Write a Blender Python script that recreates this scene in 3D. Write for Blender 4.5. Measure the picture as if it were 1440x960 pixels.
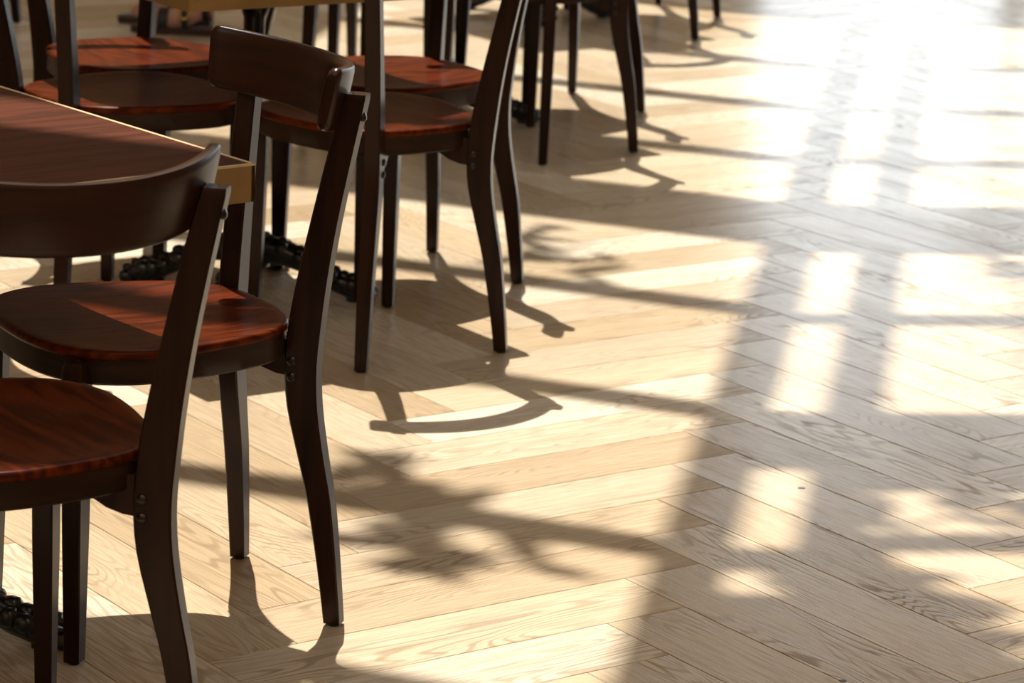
import bpy, bmesh, math, random
from mathutils import Vector, Matrix
random.seed(7)
for o in list(bpy.data.objects): bpy.data.objects.remove(o)
SC = bpy.context.scene
COL = SC.collection

# ------------------------------------------------------------------ camera, sky, sun, exposure
S = 0.155                      # width of one floor board in metres; layout below is in board widths
F_PX = 4273.0; PITCH = math.radians(14.5946); ROLL = math.radians(2.6028); CAM_H = 10.3032
YAW = math.radians(36.2903); TX, TY = 5.73271, 54.3676
cp, sp, cr, sr = math.cos(PITCH), math.sin(PITCH), math.cos(ROLL), math.sin(ROLL)
fw = Vector((0, cp, -sp)); up = Vector((0, sp, cp)); rt = Vector((1, 0, 0))
r2 = cr*rt + sr*up; u2 = -sr*rt + cr*up
cam_d = bpy.data.cameras.new('camera'); cam = bpy.data.objects.new('camera', cam_d); COL.objects.link(cam)
M = Matrix((r2, u2, -fw)).transposed().to_4x4(); M.translation = (0, 0, CAM_H*S); cam.matrix_world = M
cam_d.sensor_width = 36.0; cam_d.lens = F_PX/1440*36; cam_d.clip_end = 100
cam_d.dof.use_dof = True; cam_d.dof.focus_distance = 4.5; cam_d.dof.aperture_fstop = 9.0
SC.camera = cam

w = bpy.data.worlds.new('sky'); SC.world = w; w.use_nodes = True
bg = w.node_tree.nodes['Background']; bg.inputs[0].default_value = (0.88, 0.94, 0.97, 1); bg.inputs[1].default_value = 3.1
SUN = Vector((0.12, -0.485, -1.0))          # direction the sunlight travels
sd = bpy.data.lights.new('sun', 'SUN'); sd.energy = 9.4; sd.angle = 0.0072; sd.color = (1.0, 0.95, 0.875)
so = bpy.data.objects.new('sun', sd); COL.objects.link(so); so.rotation_euler = SUN.to_track_quat('-Z', 'Y').to_euler()
SC.view_settings.view_transform = 'Standard'; SC.view_settings.look = 'None'
SC.view_settings.gamma = 1.0; SC.view_settings.use_curve_mapping = False; SC.view_settings.exposure = 0.0

LV = Vector((math.cos(YAW), math.sin(YAW), 0)); RV = Vector((math.sin(YAW), -math.cos(YAW), 0))
T0 = Vector((TX, TY, 0))
def W(r, l, z=0.0):            # board-grid coordinates -> world metres
    return (T0 + r*RV + l*LV + Vector((0, 0, z)))*S

# ------------------------------------------------------------------ helpers
def tag(o, label=None, cat=None, group=None, kind=None):
    if label: o['label'] = label
    if cat: o['category'] = cat
    if group: o['group'] = group
    if kind: o['kind'] = kind
    return o
def mesh_obj(name, me, parent=None, mat=None):
    o = bpy.data.objects.new(name, me); COL.objects.link(o)
    if parent: o.parent = parent
    if mat and not me.materials: me.materials.append(mat)
    return o
def mk(name, verts, faces, mat, parent=None, smooth=False, auto=None):
    me = bpy.data.meshes.new(name); me.from_pydata([tuple(v) for v in verts], [], faces); 
    bm = bmesh.new(); bm.from_mesh(me); bmesh.ops.recalc_face_normals(bm, faces=bm.faces)
    if auto is not None:
        for e in bm.edges:
            e.smooth = not (len(e.link_faces) == 2 and e.calc_face_angle(0) > auto)
        for f in bm.faces: f.smooth = True
    elif smooth:
        for f in bm.faces: f.smooth = True
    bm.to_mesh(me); bm.free(); me.materials.append(mat)
    return mesh_obj(name, me, parent)
def box_data(x0, x1, y0, y1, z0, z1):
    v = [(x, y, z) for z in (z0, z1) for y in (y0, y1) for x in (x0, x1)]
    f = [(0,2,3,1), (4,5,7,6), (0,1,5,4), (2,6,7,3), (0,4,6,2), (1,3,7,5)]
    return v, f
def box(name, b, mat, parent=None, bevel=0.0):
    o = mk(name, *box_data(*b), mat, parent)
    if bevel:
        bm = bmesh.new(); bm.from_mesh(o.data)
        bmesh.ops.bevel(bm, geom=bm.edges[:], offset=bevel, segments=2, affect='EDGES', profile=0.6)
        bm.to_mesh(o.data); bm.free()
    return o
def prism(name, pts, z0, z1, mat, parent=None):
    n = len(pts)
    v = [(p[0], p[1], z0) for p in pts] + [(p[0], p[1], z1) for p in pts]
    f = [tuple(range(n))[::-1], tuple(range(n, 2*n))] + [(i, (i+1) % n, n+(i+1) % n, n+i) for i in range(n)]
    return mk(name, v, f, mat, parent)
def empty(name, loc=(0, 0, 0), rz=0.0):
    o = bpy.data.objects.new(name, None); COL.objects.link(o); o.location = loc; o.rotation_euler = (0, 0, rz)
    o.empty_display_size = 0.1
    return o
def loft(rings, cap0=True, cap1=True):
    n = len(rings[0]); v = [p for r in rings for p in r]; f = []
    for k in range(len(rings)-1):
        for i in range(n):
            j = (i+1) % n; f.append((k*n+i, k*n+j, (k+1)*n+j, (k+1)*n+i))
    if cap0: f.append(tuple(range(n))[::-1])
    if cap1: f.append(tuple(range((len(rings)-1)*n, len(rings)*n)))
    return v, f
def copy_tree(o, parent=None):
    c = o.copy(); COL.objects.link(c); c.parent = parent
    for ch in list(o.children):
        k = copy_tree(ch, c); k.matrix_parent_inverse = ch.matrix_parent_inverse.copy()
    return c

# ------------------------------------------------------------------ materials
class NT:
    def __init__(s, name):
        s.m = bpy.data.materials.new(name); s.m.use_nodes = True; s.t = s.m.node_tree
        s.b = s.t.nodes['Principled BSDF']
    def n(s, typ, **kw):
        x = s.t.nodes.new(typ)
        for k, v in kw.items(): setattr(x, k, v)
        return x
    def l(s, a, b): s.t.links.new(a, b)
    def math(s, op, a, b=None, c=None):
        x = s.n('ShaderNodeMath', operation=op)
        for i, q in enumerate((a, b, c)):
            if q is None: continue
            if isinstance(q, (int, float)): x.inputs[i].default_value = q
            else: s.l(q, x.inputs[i])
        return x.outputs[0]
    def ramp(s, fac, stops):
        x = s.n('ShaderNodeValToRGB'); s.l(fac, x.inputs[0]); e = x.color_ramp.elements
        while len(e) < len(stops): e.new(0.5)
        for k, (p, c) in zip(e, stops): k.position = p; k.color = (*c, 1) if len(c) == 3 else c
        return x.outputs[0]
    def mix(s, fac, a, b, mode='MIX'):
        x = s.n('ShaderNodeMix', data_type='RGBA', blend_type=mode)
        for i, q in ((0, fac), (6, a), (7, b)):
            if isinstance(q, (int, float)): x.inputs[i].default_value = q
            elif isinstance(q, tuple): x.inputs[i].default_value = (*q, 1)
            else: s.l(q, x.inputs[i])
        return x.outputs[2]
    def noise(s, vec, scale, detail=2, rough=0.5, dist=0.0):
        x = s.n('ShaderNodeTexNoise'); s.l(vec, x.inputs['Vector']); x.inputs['Scale'].default_value = scale
        x.inputs['Detail'].default_value = detail; x.inputs['Roughness'].default_value = rough; x.inputs['Distortion'].default_value = dist
        return x.outputs[0]
    def mapping(s, vec, scale, loc=None):
        x = s.n('ShaderNodeMapping'); s.l(vec, x.inputs[0]); x.inputs['Scale'].default_value = scale
        if loc is not None: s.l(loc, x.inputs['Location'])
        return x.outputs[0]

def oak():
    t = NT('oak_board'); tc = t.n('ShaderNodeTexCoord'); oi = t.n('ShaderNodeObjectInfo')
    rnd = oi.outputs['Random']
    off = t.n('ShaderNodeCombineXYZ')
    t.l(t.math('MULTIPLY', rnd, 37.0), off.inputs[0]); t.l(t.math('MULTIPLY', rnd, 91.0), off.inputs[1]); t.l(t.math('MULTIPLY', rnd, 13.0), off.inputs[2])
    p = tc.outputs['Object']
    v1 = t.mapping(p, (1.15, 7.5, 1), off.outputs[0])
    big = t.noise(v1, 1.0, 2.6, 0.42, 0.2)
    rings = t.math('SINE', t.math('MULTIPLY', big, 240.0))
    lines = t.ramp(t.math('MULTIPLY_ADD', rings, 0.5, 0.5), [(0.62, (0, 0, 0)), (0.94, (1, 1, 1))])
    fig = t.noise(t.mapping(p, (2.2, 9, 1), off.outputs[0]), 1.0, 2)
    figm = t.ramp(fig, [(0.40, (0.06, 0.06, 0.06)), (0.62, (1, 1, 1))])
    v2 = t.mapping(p, (9, 260, 1), off.outputs[0])
    pores = t.ramp(t.noise(v2, 1.0, 3, 0.6), [(0.40, (1, 1, 1)), (0.55, (0, 0, 0))])
    v3 = t.mapping(p, (3.0, 60, 1), off.outputs[0])
    strk = t.noise(v3, 1.0, 3, 0.55)
    base = t.ramp(rnd, [(0.0, (0.36, 0.265, 0.15)), (0.14, (0.66, 0.575, 0.43)), (0.3, (0.50, 0.395, 0.25)), (0.45, (0.40, 0.30, 0.178)), (0.6, (0.72, 0.65, 0.515)), (0.75, (0.37, 0.275, 0.16)), (0.9, (0.62, 0.525, 0.375)), (1.0, (0.47, 0.365, 0.225))])
    c1 = t.mix(t.math('MULTIPLY', strk, 0.5), base, (0.40, 0.29, 0.18))
    c2 = t.mix(t.math('MULTIPLY', t.math('MULTIPLY', lines, figm), 0.5), c1, (0.12, 0.08, 0.045))
    c3 = t.mix(t.math('MULTIPLY', pores, 0.36), c2, (0.20, 0.135, 0.08))
    # knots
    vo = t.n('ShaderNodeTexVoronoi'); t.l(t.mapping(p, (1.3, 3.2, 1), off.outputs[0]), vo.inputs['Vector']); vo.inputs['Scale'].default_value = 0.8
    kn = t.ramp(vo.outputs['Distance'], [(0.0, (1, 1, 1)), (0.045, (0, 0, 0))])
    c4 = t.mix(t.math('MULTIPLY', kn, 0.7), c3, (0.08, 0.045, 0.025))
    t.l(c4, t.b.inputs['Base Color'])
    rg = t.math('MULTIPLY_ADD', strk, 0.12, 0.175); t.l(rg, t.b.inputs['Roughness'])
    gl = t.math('MULTIPLY', lines, figm)
    t.l(t.math('MAXIMUM', t.math('SUBTRACT', t.math('SUBTRACT', 0.60, t.math('MULTIPLY', gl, 0.52)), t.math('MULTIPLY', pores, 0.3)), 0.03), t.b.inputs['Specular IOR Level'])
    bp = t.n('ShaderNodeBump'); bp.inputs['Strength'].default_value = 0.16; bp.inputs['Distance'].default_value = 0.0015
    hgt = t.math('ADD', t.math('MULTIPLY', t.math('MULTIPLY', lines, figm), -0.7), t.math('MULTIPLY', pores, -0.35))
    t.l(hgt, bp.inputs['Height']); t.l(bp.outputs[0], t.b.inputs['Normal'])
    return t.m
def wood(name, dark, light, rough=0.32, scale=(2.2, 26, 26), rings=40.0, coat=0.4, amount=0.6, spec=0.3):
    t = NT(name); tc = t.n('ShaderNodeTexCoord'); oi = t.n('ShaderNodeObjectInfo')
    off = t.n('ShaderNodeCombineXYZ')
    for i, k in enumerate((17.0, 41.0, 23.0)): t.l(t.math('MULTIPLY', oi.outputs['Random'], k), off.inputs[i])
    v = t.mapping(tc.outputs['Object'], scale, off.outputs[0])
    nz = t.noise(v, 1.0, 3, 0.5, 0.2)
    gr = t.math('SINE', t.math('MULTIPLY', nz, rings))
    g = t.math('MULTIPLY_ADD', gr, 0.5, 0.5)
    fine = t.noise(t.mapping(tc.outputs['Object'], tuple(a*9 for a in scale), off.outputs[0]), 1.0, 2)
    m = t.math('MULTIPLY', t.math('ADD', t.math('MULTIPLY', g, 0.6), t.math('MULTIPLY', fine, 0.6)), amount)
    t.l(t.mix(m, dark, light), t.b.inputs['Base Color'])
    t.b.inputs['Roughness'].default_value = rough
    t.b.inputs['Coat Weight'].default_value = coat; t.b.inputs['Coat Roughness'].default_value = 0.22
    t.b.inputs['Specular IOR Level'].default_value = spec
    bp = t.n('ShaderNodeBump'); bp.inputs['Strength'].default_value = 0.06; bp.inputs['Distance'].default_value = 0.001
    t.l(fine, bp.inputs['Height']); t.l(bp.outputs[0], t.b.inputs['Normal'])
    return t.m
def plain(name, col, rough=0.5, metal=0.0, var=0.15, scale=30.0, coat=0.0):
    t = NT(name); tc = t.n('ShaderNodeTexCoord')
    nz = t.noise(tc.outputs['Object'], scale, 3)
    c = t.mix(nz, tuple(k*(1-var) for k in col), tuple(min(1, k*(1+var)) for k in col))
    t.l(c, t.b.inputs['Base Color']); t.b.inputs['Roughness'].default_value = rough; t.b.inputs['Metallic'].default_value = metal
    t.b.inputs['Coat Weight'].default_value = coat
    return t.m
M_OAK = oak()
M_SUB = plain('dark_underlay', (0.05, 0.032, 0.02), 0.9)  # dark underlay beneath the boards, visible in the joints
M_POST = wood('walnut_stain', (0.0065, 0.0022, 0.0011), (0.029, 0.0105, 0.005), 0.27, (26, 26, 2.2), 14.0, 0.0, 0.6, 0.16)
M_RIM = wood('rim_stain', (0.010, 0.0042, 0.002), (0.038, 0.016, 0.0075), 0.34, (5, 5, 40), 12.0, 0.0, 0.6, 0.13)
M_SEAT = wood('mahogany_seat', (0.015, 0.0018, 0.0005), (0.100, 0.0165, 0.0026), 0.30, (16, 2.0, 10), 46.0, 0.0, 0.95, 0.05)
M_BACK = wood('backrest_veneer', (0.010, 0.0034, 0.0016), (0.042, 0.014, 0.006), 0.28, (2.4, 2.4, 24), 16.0, 0.03, 0.6, 0.16)
M_TOP = wood('table_veneer', (0.032, 0.0080, 0.0034), (0.098, 0.028, 0.0115), 0.45, (2.0, 22, 10), 26.0, 0.0, 0.7, 0.04)
M_BAND = plain('aged_brass_edge', (0.23, 0.135, 0.045), 0.42, 0.35, 0.35, 14.0)
M_LIP = plain('pale_edge_lip', (0.55, 0.40, 0.22), 0.35, 0.3, 0.1)
M_IRON = plain('black_cast_iron', (0.010, 0.010, 0.011), 0.30, 0.2, 0.4, 40.0, 0.3)
M_BOLT = plain('dark_bolt', (0.030, 0.022, 0.018), 0.28, 0.8, 0.2)
M_GLIDE = plain('black_glide', (0.012, 0.011, 0.010), 0.6)
M_WALL = plain('warm_plaster', (0.50, 0.355, 0.21), 0.9, 0, 0.06, 3.0)
M_CEIL = plain('ceiling_paint', (0.50, 0.355, 0.21), 0.9, 0, 0.06, 3.0)
M_BAR = plain('glazing_bar_steel', (0.035, 0.033, 0.032), 0.5)
M_LEAF = plain('leaf_green', (0.05, 0.12, 0.03), 0.5)
M_BARK = plain('bark', (0.09, 0.06, 0.04), 0.9)
M_SKIN = plain('skin', (0.55, 0.30, 0.21), 0.5, 0, 0.05)
M_LEATHER = plain('black_leather', (0.012, 0.012, 0.014), 0.45)
M_GOLD = plain('gold_buckle', (0.75, 0.52, 0.18), 0.3, 1.0, 0.1)
M_SOLE = plain('sandal_sole', (0.035, 0.016, 0.010), 0.7)
M_DRESS = plain('dark_cloth', (0.03, 0.028, 0.035), 0.9)
M_HAIR = plain('brown_hair', (0.04, 0.02, 0.012), 0.6)
M_SPECK = plain('blue_speck', (0.05, 0.07, 0.11), 0.6)

# ------------------------------------------------------------------ floor: oak herringbone, 5:1 boards
floor = box('floor', (-6.0, 6.5, -2.6, 15.5, -0.16, -0.010), M_SUB); tag(floor, 'light oak herringbone floor with sunlit patches', 'floor', kind='structure')
gap = 0.0008; ch = 0.0009
def board_mesh():
    hx, hy = 2.5*S-gap, 0.5*S-gap
    bm = bmesh.new()
    for v in box_data(-hx, hx, -hy, hy, -0.014, 0.0)[0]: bm.verts.new(v)
    bm.verts.ensure_lookup_table()
    for f in box_data(0, 1, 0, 1, 0, 1)[1]: bm.faces.new([bm.verts[i] for i in f])
    te = [e for e in bm.edges if all(v.co.z > -0.001 for v in e.verts)]
    bmesh.ops.bevel(bm, geom=te, offset=ch, segments=1, affect='EDGES')
    bmesh.ops.recalc_face_normals(bm, faces=bm.faces)
    me = bpy.data.meshes.new('board'); bm.to_mesh(me); bm.free(); me.materials.append(M_OAK); return me
BOARD = board_mesh()
def view(P):                     # pixel of a world point, used to sort boards by how large they show
    d = P - cam.location; z = d.dot(fw)
    return (720+F_PX*d.dot(r2)/z, 480-F_PX*d.dot(u2)/z, z) if z > 0.2 else (1e9, 1e9, z)
boards = []
for n in range(-60, 80):
    for k in range(-12, 13):
        for kind in (0, 1):
            if kind == 0: r, l, rz = n-0.5, -n-2.5+10*k, YAW
            else: r, l, rz = n+2.5, -n-0.5+10*k, YAW-math.pi/2
            c = W(r, l)
            if not (-5.6 < c.x < 6.1 and -2.2 < c.y < 15.1): continue
            d = LV if kind == 0 else RV; nn = RV if kind == 0 else LV
            vis = 0
            for a in (-2.5, -1.25, 0, 1.25, 2.5):
                for b in (-.5, .5):
                    px, py, z = view(c + (a*d+b*nn)*S)
                    if -25 < px < 1465 and -12 < py < 985: vis += 1
            boards.append((0 if vis else 1, c.y, c, rz))
boards.sort(key=lambda q: (q[0], q[1]))
random.seed(11)
rest = bmesh.new()
for i, (v_, y_, c, rz) in enumerate(boards):
    flip = random.choice((0, math.pi))
    if i < 300:
        o = bpy.data.objects.new('board', BOARD); COL.objects.link(o); o.parent = floor
        o.location = c; o.rotation_euler = (random.uniform(-.0006, .0006), random.uniform(-.0003, .0003), rz+flip)
    else:
        m4 = Matrix.Translation(c) @ Matrix.Rotation(rz, 4, 'Z')
        vs = [rest.verts.new(m4 @ Vector(p)) for p in box_data(-2.5*S+gap, 2.5*S-gap, -.5*S+gap, .5*S-gap, -0.014, 0)[0]]
        for f in box_data(0, 1, 0, 1, 0, 1)[1]: rest.faces.new([vs[j] for j in f])
me = bpy.data.meshes.new('outer_boards'); rest.to_mesh(me); rest.free()
ro = mesh_obj('outer_boards', me, floor, M_OAK); tag(ro, kind='stuff')
for gx, gy, sz in ((1127, 686, 0.006), (1185, 957, 0.005)):
    dd = ((gx-720)/F_PX)*r2 - ((gy-480)/F_PX)*u2 + fw
    tt = -cam.location.z/dd.z; P = cam.location + tt*dd
    n = 10; ring = [(P.x+sz*1.15*math.cos(2*math.pi*i/n), P.y+sz*0.8*math.sin(2*math.pi*i/n)) for i in range(n)]
    prism('speck', ring, 0.0, 0.0006, M_SPECK, floor)

# ------------------------------------------------------------------ room shell
H = 7.5
XL, XR, YF, YB = -4.6, 5.2, 15.3, -2.4
def wall_with_windows(name, along, fixed, a0, a1, holes, thick, hz, mat):
    """wall in the plane of constant x or y, with rectangular openings (a0,a1,z0,z1)"""
    us = sorted({a0, a1, *[h[0] for h in holes], *[h[1] for h in holes]})
    zs = sorted({0.0, hz, *[h[2] for h in holes], *[h[3] for h in holes]})
    bm = bmesh.new()
    for i in range(len(us)-1):
        for j in range(len(zs)-1):
            um, zm = (us[i]+us[i+1])/2, (zs[j]+zs[j+1])/2
            if any(h[0] < um < h[1] and h[2] < zm < h[3] for h in holes): continue
            b = (us[i], us[i+1], fixed, fixed+thick, zs[j], zs[j+1]) if along == 'x' else (fixed, fixed+thick, us[i], us[i+1], zs[j], zs[j+1])
            v, f = box_data(*b); vs = [bm.verts.new(p) for p in v]
            for q in f: bm.faces.new([vs[k] for k in q])
    me = bpy.data.meshes.new(name); bm.to_mesh(me); bm.free()
    o = mesh_obj(name, me, None, mat); tag(o, kind='structure'); return o
far_holes = [(1.15, 2.45, 0.05, 2.9), (2.5, 3.8, 0.05, 2.9), (3.85, 5.15, 0.05, 2.9)]
wall_with_windows('wall_far', 'x', YF, XL, XR, far_holes, 0.25, H, M_WALL)
right_holes = [(9.4, 11.8, 0.35, 4.2), (12.2, 14.8, 0.35, 4.2)]
wall_with_windows('wall_right', 'y', XR, YB, YF, right_holes, 0.25, H, M_WALL)
wall_with_windows('wall_left', 'y', XL-0.25, YB, YF, [], 0.25, H, M_WALL)
wall_with_windows('wall_near', 'x', YB-0.25, XL, XR, [], 0.25, H, M_WALL)
wi = 1
for (a0, a1, z0, z1) in far_holes:
    o = empty('window_%d' % wi, ((a0+a1)/2, YF, z0)); tag(o, kind='structure'); wi += 1
    hw, hh = (a1-a0)/2, z1-z0
    for b in ((-hw, -hw+.035, 0, hh), (hw-.035, hw, 0, hh), (-hw, hw, 0, .035), (-hw, hw, hh-.035, hh), (-hw, hw, hh*.66-.015, hh*.66+.015)):
        box('frame_bar', (b[0], b[1], 0.06, 0.12, b[2], b[3]), M_BAR, o)
for (a0, a1, z0, z1) in right_holes:
    o = empty('window_%d' % wi, (XR, (a0+a1)/2, z0)); tag(o, kind='structure'); wi += 1
    hw, hh = (a1-a0)/2, z1-z0
    for b in ((-hw, -hw+.05, 0, hh), (hw-.05, hw, 0, hh), (-hw, hw, 0, .05), (-hw, hw, hh-.05, hh), (-hw, hw, hh*.5-.02, hh*.5+.02), (-.02, .02, 0, hh)):
        box('frame_bar', (0.06, 0.12, b[0], b[1], b[2], b[3]), M_BAR, o)

# glazed roof: rafters and cross bars; floor pattern moved up along the sun's rays
RAF = math.radians(-98.3); ru = Vector((math.cos(RAF), math.sin(RAF), 0)); rv = Vector((-ru.y, ru.x, 0))
J0 = Vector((2.545, 37.29, 0))
def roof_pt(v, u, ang=None):
    """v across the rafters, u along them (board widths on the floor); ang = heading of a cross bar through (0,u)"""
    if ang is None: g = J0 + v*rv + u*ru
    else:
        d = Vector((math.cos(math.radians(ang)), math.sin(math.radians(ang)), 0))
        g = J0 + u*ru + d*(v/d.dot(rv))
    return g*S - Vector((SUN.x, SUN.y, 0))*H
ceiling = empty('ceiling', (0, 5, H)); tag(ceiling, kind='structure')
def roof_quad(name, corners, mat, z0=0.0, z1=0.10):
    o = prism(name, [(p.x, p.y) for p in corners], H+z0, H+z1, mat); o.parent = ceiling
    o.matrix_parent_inverse = Matrix.Translation((0, -5, -H)); return o
AL, AR = -20.0, 8.0
VL, U0, U1 = -11.0, -33.5, 13.15
def panel(v0, v1, u0, u1, a, name='ceiling_panel', z0=0.0, z1=0.10, mat=None):
    return roof_quad(name, [roof_pt(v0, u0, a), roof_pt(v1, u0, a), roof_pt(v1, u1, a), roof_pt(v0, u1, a)], mat or M_CEIL, z0, z1)
def bar(v0, v1, uc, half, a):
    return panel(v0, v1, uc-half, uc+half, a, 'glazing_bar', -0.04, 0.10, M_BAR)
# opaque parts
panel(-60, VL, -70, 60, AL)                       # left of the glazing
panel(VL, 0, -70, U0, AL); panel(VL, 0, U1, 16.75, AL); panel(VL, 0, 21.0, 60, AL)
panel(VL, 0, -12.4, -9.35, AL)
panel(0, 0.72, -70, 60, 0, mat=M_CEIL); panel(1.45, 2.1, -70, 60, 0)
panel(8.8, 60, -70, 60, 0)
for a, b in ((0.72, 1.45), (2.1, 8.8)):
    panel(a, b, -70, U0, AR)
    panel(a, b, -12.3, -8.85, AR)
    panel(a, b, 0.75, 3.0 if a < 1 else 3.9, AR)
    (panel(a, b, 6.3, 6.8, AR), panel(a, b, 7.8, 60, AR)) if a < 1 else (panel(a, b, 5.75, 6.15, AR), panel(a, b, 12.2, 60, AR))
for uc in (-26.75, -21.55, -16.2, -4.85, 0.6, 6.2, 11.4): bar(VL, 0, uc, 0.19, AL)
for uc in (-27.0, -21.6, -16.2, -4.3): bar(0.72, 1.45, uc, 0.12, AR); bar(2.1, 8.8, uc, 0.14, AR)

# ------------------------------------------------------------------ chair
def V3(x, y, z): return (x*S, y*S, z*S)
def catmull(P, sub=5):
    out = []; n = len(P)
    for i in range(n):
        a, b, c, d = P[i-1], P[i], P[(i+1) % n], P[(i+2) % n]
        for k in range(sub):
            t = k/sub
            out.append(tuple(0.5*((2*b[j])+(-a[j]+c[j])*t+(2*a[j]-5*b[j]+4*c[j]-d[j])*t*t+(-a[j]+3*b[j]-3*c[j]+d[j])*t**3) for j in range(2)))
    return out
half_out = [(0, .28), (.45, .31), (.80, .44), (1.06, .72), (1.21, 1.12), (1.32, 1.6), (1.36, 2.05), (1.29, 2.40), (1.09, 2.70), (.76, 2.88), (.38, 2.96), (0, 2.98)]
OUT = catmull(half_out + [(-x, y) for x, y in half_out[-2:0:-1]], 4)
CY = 1.6
def ring(scale, z, dz=None):
    return [V3(x*scale, CY+(y-CY)*scale, z) for x, y in OUT]
def taper_leg(sections):
    """sections: (d, z, half_width_along_d, half_thickness); chamfered rectangle lofted along z; d axis = local x"""
    rings = []
    for d, z, a, b in sections:
        c = min(a, b)*0.16
        rings.append([V3(d+sx, sy, z) for sx, sy in ((a-c, b), (a, b-c), (a, -b+c), (a-c, -b), (-a+c, -b), (-a, -b+c), (-a, b-c), (-a+c, b))])
    return loft(rings)
REAR = [(0, .03, .085, .080), (-.06, .55, .098, .088), (-.16, 1.25, .120, .097), (-.255, 1.68, .132, .10), (-.36, 2.2, .155, .105), (-.385, 2.63, .163, .105), (-.35, 3.07, .163, .105), (-.29, 3.5, .150, .104), (-.19, 4.06, .133, .102), (-.035, 4.8, .120, .10), (.062, 5.21, .108, .098), (.083, 5.30, .095, .088)]
FRONT = [(0.0, .03, .085, .078), (-.005, .6, .10, .085), (-.01, 1.5, .125, .095), (-.015, 2.5, .14, .10), (-.015, 2.86, .135, .10), (-.015, 2.94, .11, .085), (-.015, 2.975, .06, .05)]
def refine(sec, k=3):
    out = []
    for i in range(len(sec)-1):
        a, b, c, d = sec[max(i-1, 0)], sec[i], sec[i+1], sec[min(i+2, len(sec)-1)]
        for q in range(k):
            t = q/k
            out.append(tuple(0.5*((2*b[j])+(-a[j]+c[j])*t+(2*a[j]-5*b[j]+4*c[j]-d[j])*t*t+(-a[j]+3*b[j]-3*c[j]+d[j])*t**3) for j in range(4)))
    return out+[sec[-1]]
def disc(name, r, h, mat, parent, loc, axis):
    """small domed bolt head, axis = unit vector"""
    n = 12; rings = [[(rr*math.cos(2*math.pi*i/n), rr*math.sin(2*math.pi*i/n), zz) for i in range(n)] for rr, zz in ((r, 0), (r, h*.45), (r*.72, h*.85), (r*.3, h))]
    v, f = loft(rings); q = Vector((0, 0, 1)).rotation_difference(Vector(axis))
    v = [q @ Vector(p) + Vector(loc) for p in v]
    return mk(name, v, f, mat, parent, auto=0.7)
def build_chair():
    t = empty('cafe_chair')
    # seat: dished panel over a bent rim
    rings = [ring(.985, 2.955), ring(1.0, 2.975), ring(1.0, 3.02), ring(.992, 3.04), ring(.975, 3.048), ring(.93, 3.045), ring(.84, 3.028), ring(.68, 3.005), ring(.45, 2.992), ring(.2, 2.988), ring(.02, 2.988)]
    mk('seat', *loft(rings), M_SEAT, t, auto=0.9)
    rr = [ring(.86, 2.955), ring(.985, 2.955), ring(.985, 2.735), ring(.972, 2.715), ring(.87, 2.715), ring(.86, 2.735), ring(.86, 2.955)]
    mk('seat_rim', *loft(rr, False, False), M_RIM, t, auto=0.7)
    # legs: planes of the rear posts stand on the diagonals
    for sx in (-1, 1):
        ang = math.atan2(-1, sx)
        o = mk('rear_post', *taper_leg(refine(REAR)), M_POST, t, auto=0.5)
        o.location = V3(1.1*sx, 0, 0); o.rotation_euler = (0, 0, ang)
        g = mk('foot_glide', *loft([[V3(.06*math.cos(a*math.pi/5), .06*math.sin(a*math.pi/5), z) for a in range(10)] for z in (0, .035)]), M_GLIDE, o)
        # bracket under the seat, running inward along the diagonal
        prof = [(-.50, 2.50), (-.64, 2.515), (-.78, 2.56), (-.95, 2.66), (-1.12, 2.72), (-1.12, 2.86), (-.50, 2.86)]
        v = [V3(x, -.075, z) for x, z in prof]+[V3(x, .075, z) for x, z in prof]; n = len(prof)
        f = [tuple(range(n)), tuple(range(n, 2*n))[::-1]]+[(i, n+i, n+(i+1) % n, (i+1) % n) for i in range(n)]
        mk('seat_bracket', v, f, M_POST, o)
        side = -1 if sx > 0 else 1
        for z in (2.50, 2.66):
            for sgn in (1, -1): disc('bolt', .047*S, .03*S, M_BOLT, o, V3(-.47, sgn*.104, z), (0, sgn, 0))
        disc('bolt', .052*S, .045*S, M_BOLT, o, V3(.125, 0, 5.08), (1, 0, .22))
        ang = math.atan2(1, sx)
        o = mk('front_leg', *taper_leg(FRONT), M_POST, t, auto=0.5)
        o.location = V3(1.1*sx, 2.72, 0); o.rotation_euler = (0, 0, ang)
        mk('foot_glide', *loft([[V3(.055*math.cos(a*math.pi/5), .055*math.sin(a*math.pi/5), z) for a in range(10)] for z in (0, .035)]), M_GLIDE, o)
    # curved back rest: rounded section swept along an arc
    rho, yc, zc, hh, th = 1.70, 1.37, 5.185, .305, .068
    TH = math.radians(52); N = 60; rings = []
    for i in range(N+1):
        a = -TH+2*TH*i/N; e = abs(a)/TH
        k = 1.0 if e < .95 else max(0.80, math.sqrt(max(0, 1-((e-.95)/.05)**2*.36)))
        prof = []
        for q in range(16):
            ph = 2*math.pi*q/16; c_, s_ = math.cos(ph), math.sin(ph)
            pr = th*(abs(c_)**.5)*(1 if c_ >= 0 else -1)*(1 if e < .97 else .8); pz = hh*k*(abs(s_)**.32)*(1 if s_ >= 0 else -1)
            z = zc+.10*e*e+pz; R_ = rho-.06+.20*(z-5.17)+pr
            prof.append(V3(R_*math.sin(a), yc-R_*math.cos(a), z))
        rings.append(prof)
    mk('backrest', *loft(rings), M_BACK, t, auto=0.85)
    return t
proto = build_chair()
def place_chair(o, r, l, fr, fl, label, group='dark wooden cafe chairs'):
    n = math.hypot(fr, fl); d = (fr*RV+fl*LV)/n
    o.location = W(r, l); o.rotation_euler = (0, 0, math.atan2(d.y, d.x)-math.pi/2)
    tag(o, label, 'chair', group)
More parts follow.
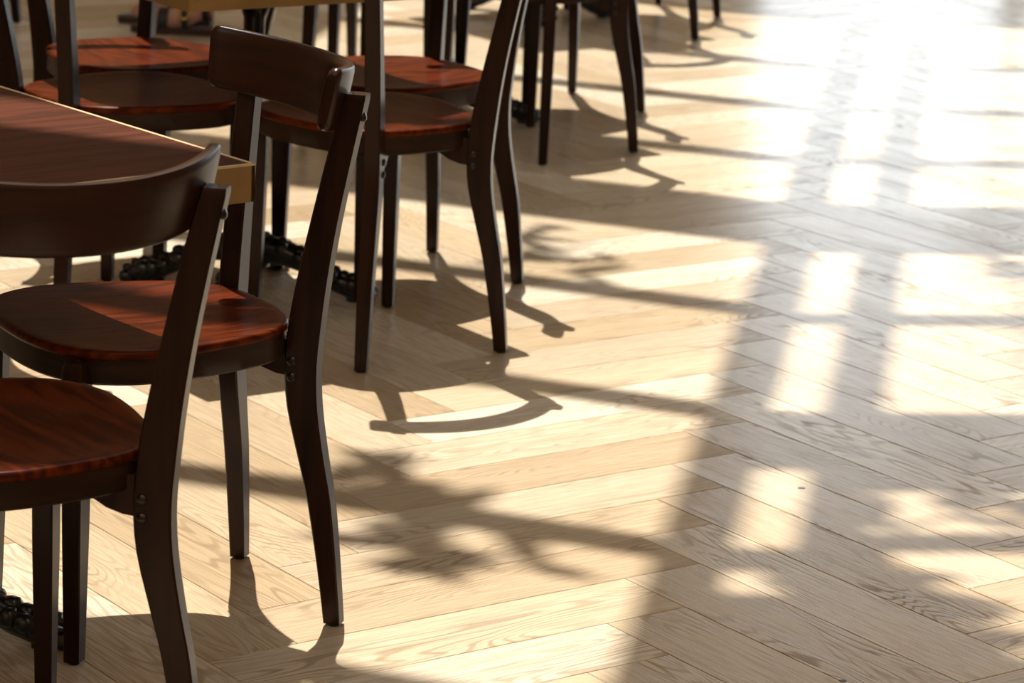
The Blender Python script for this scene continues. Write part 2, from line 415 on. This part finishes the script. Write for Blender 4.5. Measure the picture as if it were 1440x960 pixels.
chairs = [
 (19.85, -25.87, -1, 0.0, 'dark wooden chair in the left foreground, back turned to the camera, cut by the frame'),
 (15.63, -21.3, -.103, -.995, 'dark wooden chair with sunlit red seat, drawn up beside the foreground table corner'),
 (8.93, -14.95, -1, 0, 'dark wooden chair seen from behind in the centre, casting the curved backrest shadow'),
 (4.75, -11.36, 0, -1, 'dark wooden chair with orange sunlit seat, just behind the central chair'),
 (4.75, -18.77, 0, 1, 'dark wooden chair with shaded seat behind the foreground tabletop'),
 (.5, -15.55, 1, 0, 'dark wooden chair with brown-orange seat at the far side of the middle table, upper left'),
 (-1.23, -4.72, -.993, -.113, 'dark wooden chair at upper middle whose curved rear leg stands beside striped shadows'),
 (-5.62, -.99, 0, -1, 'dark wooden chair partly hidden behind the upper middle chair, thin leg showing right of it'),
 (-5.6, -8.6, 0, 1, 'dark wooden chair left of the third table, legs seen above the tilted backrest'),
 (-9.9, -5.2, 1, 0, 'dark wooden chair behind the third table, legs seen at the top edge'),
 (-11.13, 4.6, -1, 0, 'far dark wooden chair back to the camera, one straight leg at the top edge'),
 (-18.3, -8.35, -1, 0, 'dark wooden chair at the top left corner, only the tip of one leg showing'),
 (-14.7, 8.36, 0, -1, 'farthest dark wooden chair turned left, short leg ends showing at the top edge'),
]
for i, (r, l, fr, fl, lab) in enumerate(chairs):
    place_chair(proto if i == 0 else copy_tree(proto), r, l, fr, fl, lab)

# ------------------------------------------------------------------ tables
def tube(path, radii, n=10):
    rings = []
    for i, (p, r) in enumerate(zip(path, radii)):
        a = Vector(path[max(i-1, 0)]); b = Vector(path[min(i+1, len(path)-1)]); d = (b-a).normalized()
        x = d.cross(Vector((0, 1, 0))); 
        if x.length < .1: x = d.cross(Vector((1, 0, 0)))
        x.normalize(); y = d.cross(x)
        rings.append([Vector(p)+r*(math.cos(2*math.pi*k/n)*x+math.sin(2*math.pi*k/n)*y) for k in range(n)])
    return loft(rings)
def build_table():
    t = empty('pedestal_table'); hs = 2.45*S; z1 = 4.8*S; z0 = z1-.35*S
    box('tabletop', (-hs+.006, hs-.006, -hs+.006, hs-.006, z0+.004, z1), M_TOP, t, 0.0008)
    for i in range(4):
        o = box('edge_band', (-hs, hs, hs-.006, hs, z0, z1-.0022), M_BAND, t); o.rotation_euler = (0, 0, i*math.pi/2)
        k = box('edge_lip', (-hs, hs, hs-.0065, hs+.0004, z1-.0022, z1+.0006), M_LIP, o)
    # cast iron base
    n = 20
    prof = [(.30, .40), (.27, .55), (.21, .75), (.17, .92), (.21, 1.0), (.16, 1.12), (.15, 2.6), (.15, 3.9), (.20, 4.05), (.30, 4.2), (.34, 4.40)]
    mk('column', *loft([[V3(r*math.cos(2*math.pi*i/n), r*math.sin(2*math.pi*i/n), z) for i in range(n)] for r, z in prof]), M_IRON, t, auto=0.6)
    box('top_plate', (-.9*S, .9*S, -.9*S, .9*S, 4.38*S, 4.455*S), M_IRON, t, 0.002)
    for i in range(4):
        a = math.pi/4+i*math.pi/2; ca, sa = math.cos(a), math.sin(a)
        pts = [(.05, .62), (.28, .64), (.54, .60), (.8, .50), (1.06, .36), (1.3, .24), (1.52, .17), (1.72, .14)]
        rad = [.24, .22, .19, .165, .15, .155, .165, .11]
        path = [V3(x, 0, z) for x, z in pts]
        v, f = tube(path, [r*S for r in rad], 10)
        lg = mk('base_foot', v, f, M_IRON, t, auto=0.9); lg.rotation_euler = (0, 0, a)
        # acanthus lumps along the back and at the toe
        rnd = random.Random(5)
        for (x, z), r in zip([(.48, .74), (.74, .63), (1.0, .49), (1.22, .38), (1.38, .33), (1.52, .30), (1.64, .26), (1.76, .18)], (.12, .12, .12, .11, .12, .13, .12, .10)):
            for sy in (-1, 0, 1):
                bm = bmesh.new(); bmesh.ops.create_icosphere(bm, subdivisions=2, radius=r*S*rnd.uniform(.85, 1.1))
                for vv in bm.verts: vv.co = Vector((vv.co.x*1.0, vv.co.y*.8, vv.co.z*.95)) + Vector(V3(x+rnd.uniform(-.03, .03), sy*.115, z-abs(sy)*.07))
                for ff in bm.faces: ff.smooth = True
                m = bpy.data.meshes.new('acanthus_leaf'); bm.to_mesh(m); bm.free(); mesh_obj('acanthus_leaf', m, lg, M_IRON)
        pad = loft([[V3(1.55+.14*math.cos(k*math.pi/5), .14*math.sin(k*math.pi/5), z) for k in range(10)] for z in (0, .1)])
        mk('floor_pad', *pad, M_IRON, lg)
    return t
tproto = build_table()
def place_table(o, r, l, deg, label):
    o.location = W(r, l); o.rotation_euler = (0, 0, YAW+math.radians(deg)); tag(o, label, 'table', 'square pedestal cafe tables')
a = math.radians(4.5); ca, sa = math.cos(a), math.sin(a); hs = 2.45
tables = [(17.46-hs*ca-0.12, -22.7-hs*ca-.18, 4.5, 'square wooden table with brass-brown edge in the left foreground'),
          (4.6, -15.15, 0, 'square pedestal table with ornate black iron base behind the foreground chairs'),
          (-5.6, -4.85, 0, 'square pedestal table at upper middle, iron base foot behind the curved chair leg'),
          (-15.6, 4.6, 0, 'farthest pedestal table at the top edge of the picture')]
for i, q in enumerate(tables):
    place_table(tproto if i == 0 else copy_tree(tproto), *q)

# ------------------------------------------------------------------ foliage above the glass roof
def ground(px, py):
    dd = ((px-720)/F_PX)*r2 - ((py-480)/F_PX)*u2 + fw
    return cam.location + (-cam.location.z/dd.z)*dd
def leafy_branch(spots, z, label, seed, size=0.19):
    """a branch whose leaves stand over the given floor spots as seen along the sun's rays"""
    rnd = random.Random(seed)
    pts = [ground(x, y) for x, y, n, sp_ in spots]
    pts = [Vector((p.x-SUN.x*z, p.y-SUN.y*z, z)) for p in pts]
    t = empty('leafy_branch', pts[0]); o0 = pts[0]
    for i in range(len(pts)):
        a = pts[i]-o0; b = (pts[i+1]-o0) if i+1 < len(pts) else a+Vector((.12, .3, .25))
        path = [a+(b-a)*k/4+Vector((0, 0, .05*math.sin(k))) for k in range(5)]
        mk('stem', *tube(path, [.010-.0015*k for k in range(5)], 6), M_BARK, t)
    bm = bmesh.new()
    for p, (x, y, n, sp_) in zip(pts, spots):
        for k in range(n):
            c = p-o0+Vector((rnd.gauss(0, sp_), rnd.gauss(0, sp_*1.3), rnd.gauss(0, .12)))
            a = rnd.uniform(0, 6.283); L_ = size*rnd.uniform(.8, 1.7); w_ = L_*.15
            d = Vector((math.cos(a), math.sin(a), rnd.uniform(-.4, .2))).normalized(); q = d.cross(Vector((0, 0, 1))).normalized()
            e = [c-d*L_*.5, c-d*L_*.2+q*w_, c+d*L_*.15+q*w_*.9, c+d*L_*.5, c+d*L_*.15-q*w_*.9, c-d*L_*.2-q*w_]
            mid = c+Vector((0, 0, .008))
            vs = [bm.verts.new(v) for v in e]; m_ = bm.verts.new(mid)
            for j in range(6): bm.faces.new((vs[j], vs[(j+1) % 6], m_))
    me = bpy.data.meshes.new('leaves'); bm.to_mesh(me); bm.free()
    lo = mesh_obj('leaves', me, t, M_LEAF); tag(lo, kind='stuff')
    tag(t, label, 'branch', 'branches over the glass roof')
leafy_branch([(520, 690, 9, .05), (580, 755, 10, .05), (550, 650, 6, .04), (610, 700, 5, .04), (635, 790, 3, .03), (745, 765, 3, .02)], H+.3, 'leafy branch throwing dappled shade right of the sunlit-seat chair', 3, .15)
leafy_branch([(770, 345, 7, .05), (820, 365, 4, .04), (745, 360, 4, .04)], H+.3, 'leafy branch throwing feathery shade behind the central chair', 5, .13)
leafy_branch([(1345, 715, 4, .03), (1420, 700, 8, .04), (1265, 742, 2, .015)], H+.3, 'leafy branch throwing dappled shade on the right floor', 8, .15)
leafy_branch([(1190, 830, 18, .05), (1235, 860, 26, .06), (1295, 895, 30, .06), (1370, 935, 28, .06), (1250, 930, 30, .08)], H+.3, 'leafy branch throwing dense shade on the lower right floor', 12, .17)
leafy_branch([(1430, 380, 8, .04), (1440, 610, 6, .05)], H+.3, 'leafy branch throwing shade at the right edge of the floor', 9, .14)

# ------------------------------------------------------------------ standing person, only the sandalled feet reach into the picture
def person(at, heading):
    t = empty('person', at, heading)         # local +x = the way the person faces
    J = {'pelvis': (0, 0, .90, .135, .165), 'waist': (0, 0, 1.04, .105, .135), 'chest': (.01, 0, 1.24, .115, .155), 'neck0': (0, 0, 1.40, .055, .06), 'neck1': (.01, 0, 1.46, .05, .05), 'head0': (.02, 0, 1.53, .075, .07), 'head1': (.01, 0, 1.63, .085, .075), 'head2': (0, 0, 1.70, .05, .05)}
    E_ = [('pelvis', 'waist'), ('waist', 'chest'), ('chest', 'neck0'), ('neck0', 'neck1'), ('neck1', 'head0'), ('head0', 'head1'), ('head1', 'head2')]
    for s_, n in ((1, 'l'), (-1, 'r')):
        ox = .05 if s_ < 0 else -.03
        J.update({n+'hip': (0, s_*.09, .84, .09, .085), n+'knee': (.02+ox*.6, s_*.085, .48, .055, .055), n+'calf': (-.01+ox*.8, s_*.085, .34, .052, .05), n+'ankle': (-.02+ox, s_*.085, .10, .033, .03), n+'heel': (-.035+ox, s_*.085, .05, .030, .028), n+'mid': (.05+ox, s_*.09, .055, .028, .036), n+'ball': (.13+ox, s_*.095, .037, .020, .042), n+'toe': (.19+ox, s_*.098, .030, .011, .034),
                  n+'sh': (0, s_*.17, 1.36, .05, .05), n+'elb': (-.03, s_*.22, 1.09, .038, .038), n+'wri': (.04, s_*.24, .86, .025, .028), n+'palm': (.06, s_*.24, .79, .016, .034)})
        E_ += [('pelvis', n+'hip'), (n+'hip', n+'knee'), (n+'knee', n+'calf'), (n+'calf', n+'ankle'), (n+'ankle', n+'heel'), (n+'ankle', n+'mid'), (n+'mid', n+'ball'), (n+'ball', n+'toe'), ('chest', n+'sh'), (n+'sh', n+'elb'), (n+'elb', n+'wri'), (n+'wri', n+'palm')]
        for k, (dy, ln) in enumerate(((-.024, .058), (-.008, .068), (.008, .064), (.024, .05))):
            a, b = n+'f%da' % k, n+'f%db' % k
            J[a] = (.065+dy, s_*.24, .755-ln*.3, .008, .008); J[b] = (.072+dy, s_*.235, .755-ln, .007, .007); E_ += [(n+'palm', a), (a, b)]
        J[n+'t1'] = (.10, s_*.225, .79, .009, .009); J[n+'t2'] = (.115, s_*.22, .755, .008, .008); E_ += [(n+'wri', n+'t1'), (n+'t1', n+'t2')]
    ks = list(J); me = bpy.data.meshes.new('body')
    me.from_pydata([J[k][:3] for k in ks], [(ks.index(a), ks.index(b)) for a, b in E_], [])
    o = mesh_obj('body', me, t, M_SKIN)
    md = o.modifiers.new('skin', 'SKIN'); md.use_smooth_shade = True
    for k, sv in zip(ks, me.skin_vertices[0].data): sv.radius = J[k][3:5]; sv.use_root = (k == 'pelvis')
    sb = o.modifiers.new('sub', 'SUBSURF'); sb.levels = 2; sb.render_levels = 2
    # dress, hair
    prof = [(.20, .22, .50), (.19, .21, .70), (.165, .195, .88), (.125, .155, 1.04), (.14, .175, 1.24), (.12, .20, 1.36), (.075, .09, 1.42)]
    mk('dress', *loft([[(a*math.cos(k*math.pi/12), b*math.sin(k*math.pi/12), z) for k in range(24)] for a, b, z in prof], False, False), M_DRESS, t, smooth=True)
    hp = [(.07, .075, 1.45), (.10, .095, 1.55), (.10, .095, 1.65), (.075, .07, 1.735), (.02, .02, 1.76)]
    mk('hair', *loft([[(-.03+a*math.cos(k*math.pi/10), b*math.sin(k*math.pi/10), z) for k in range(20)] for a, b, z in hp]), M_HAIR, t, smooth=True)
    # sandals
    for s_ in (1, -1):
        ox = .05 if s_ < 0 else -.03; y0 = s_*.09
        so_ = [(-.085, .030), (-.05, .040), (.03, .040), (.10, .050), (.17, .052), (.22, .036), (.235, 0)]
        ol = [(x+ox, y0+h) for x, h in so_]+[(x+ox, y0-h) for x, h in so_[::-1][1:]]
        sdl = prism('sandal', ol, 0.0, .022, M_SOLE, t)
        def strap(cx, a, b, zc, tilt, wd):
            n = 16; rg = []
            for q in (0, 1, 2, 3):
                dx = (-wd, wd, wd, -wd)[q]; k_ = (1, 1, 1.10, 1.10)[q]
                rg.append([(cx+ox+dx+tilt*math.sin(2*math.pi*i/n), y0+a*k_*math.cos(2*math.pi*i/n), zc+b*k_*math.sin(2*math.pi*i/n)) for i in range(n)])
            rg.append(rg[0]); mk('strap', *loft(rg, False, False), M_LEATHER, sdl, smooth=True)
        strap(.12, .050, .040, .040, 0, .016); strap(-.025, .043, .040, .088, .0, .013); strap(.045, .046, .050, .050, .0, .011)
        n = 14; ring_ = [Vector((.045+ox+.016*math.cos(2*math.pi*i/n), y0-.050 if s_ < 0 else y0+.050, .075+.020*math.sin(2*math.pi*i/n))) for i in range(n)]
        rings = []
        for i in range(n):
            c = ring_[i]; d = (ring_[(i+1) % n]-ring_[i-1]).normalized(); x = Vector((0, 1, 0)); y = d.cross(x)
            rings.append([c+.004*(math.cos(k*math.pi/3)*x+math.sin(k*math.pi/3)*y) for k in range(6)])
        rings.append(rings[0]); mk('buckle', *loft(rings, False, False), M_GOLD, sdl, smooth=True)
    return t
pp = ground(276, 42); P_ = person((pp.x, pp.y, 0), math.radians(176))
tag(P_, 'person in black buckled sandals, only the feet showing at the top left', 'person')
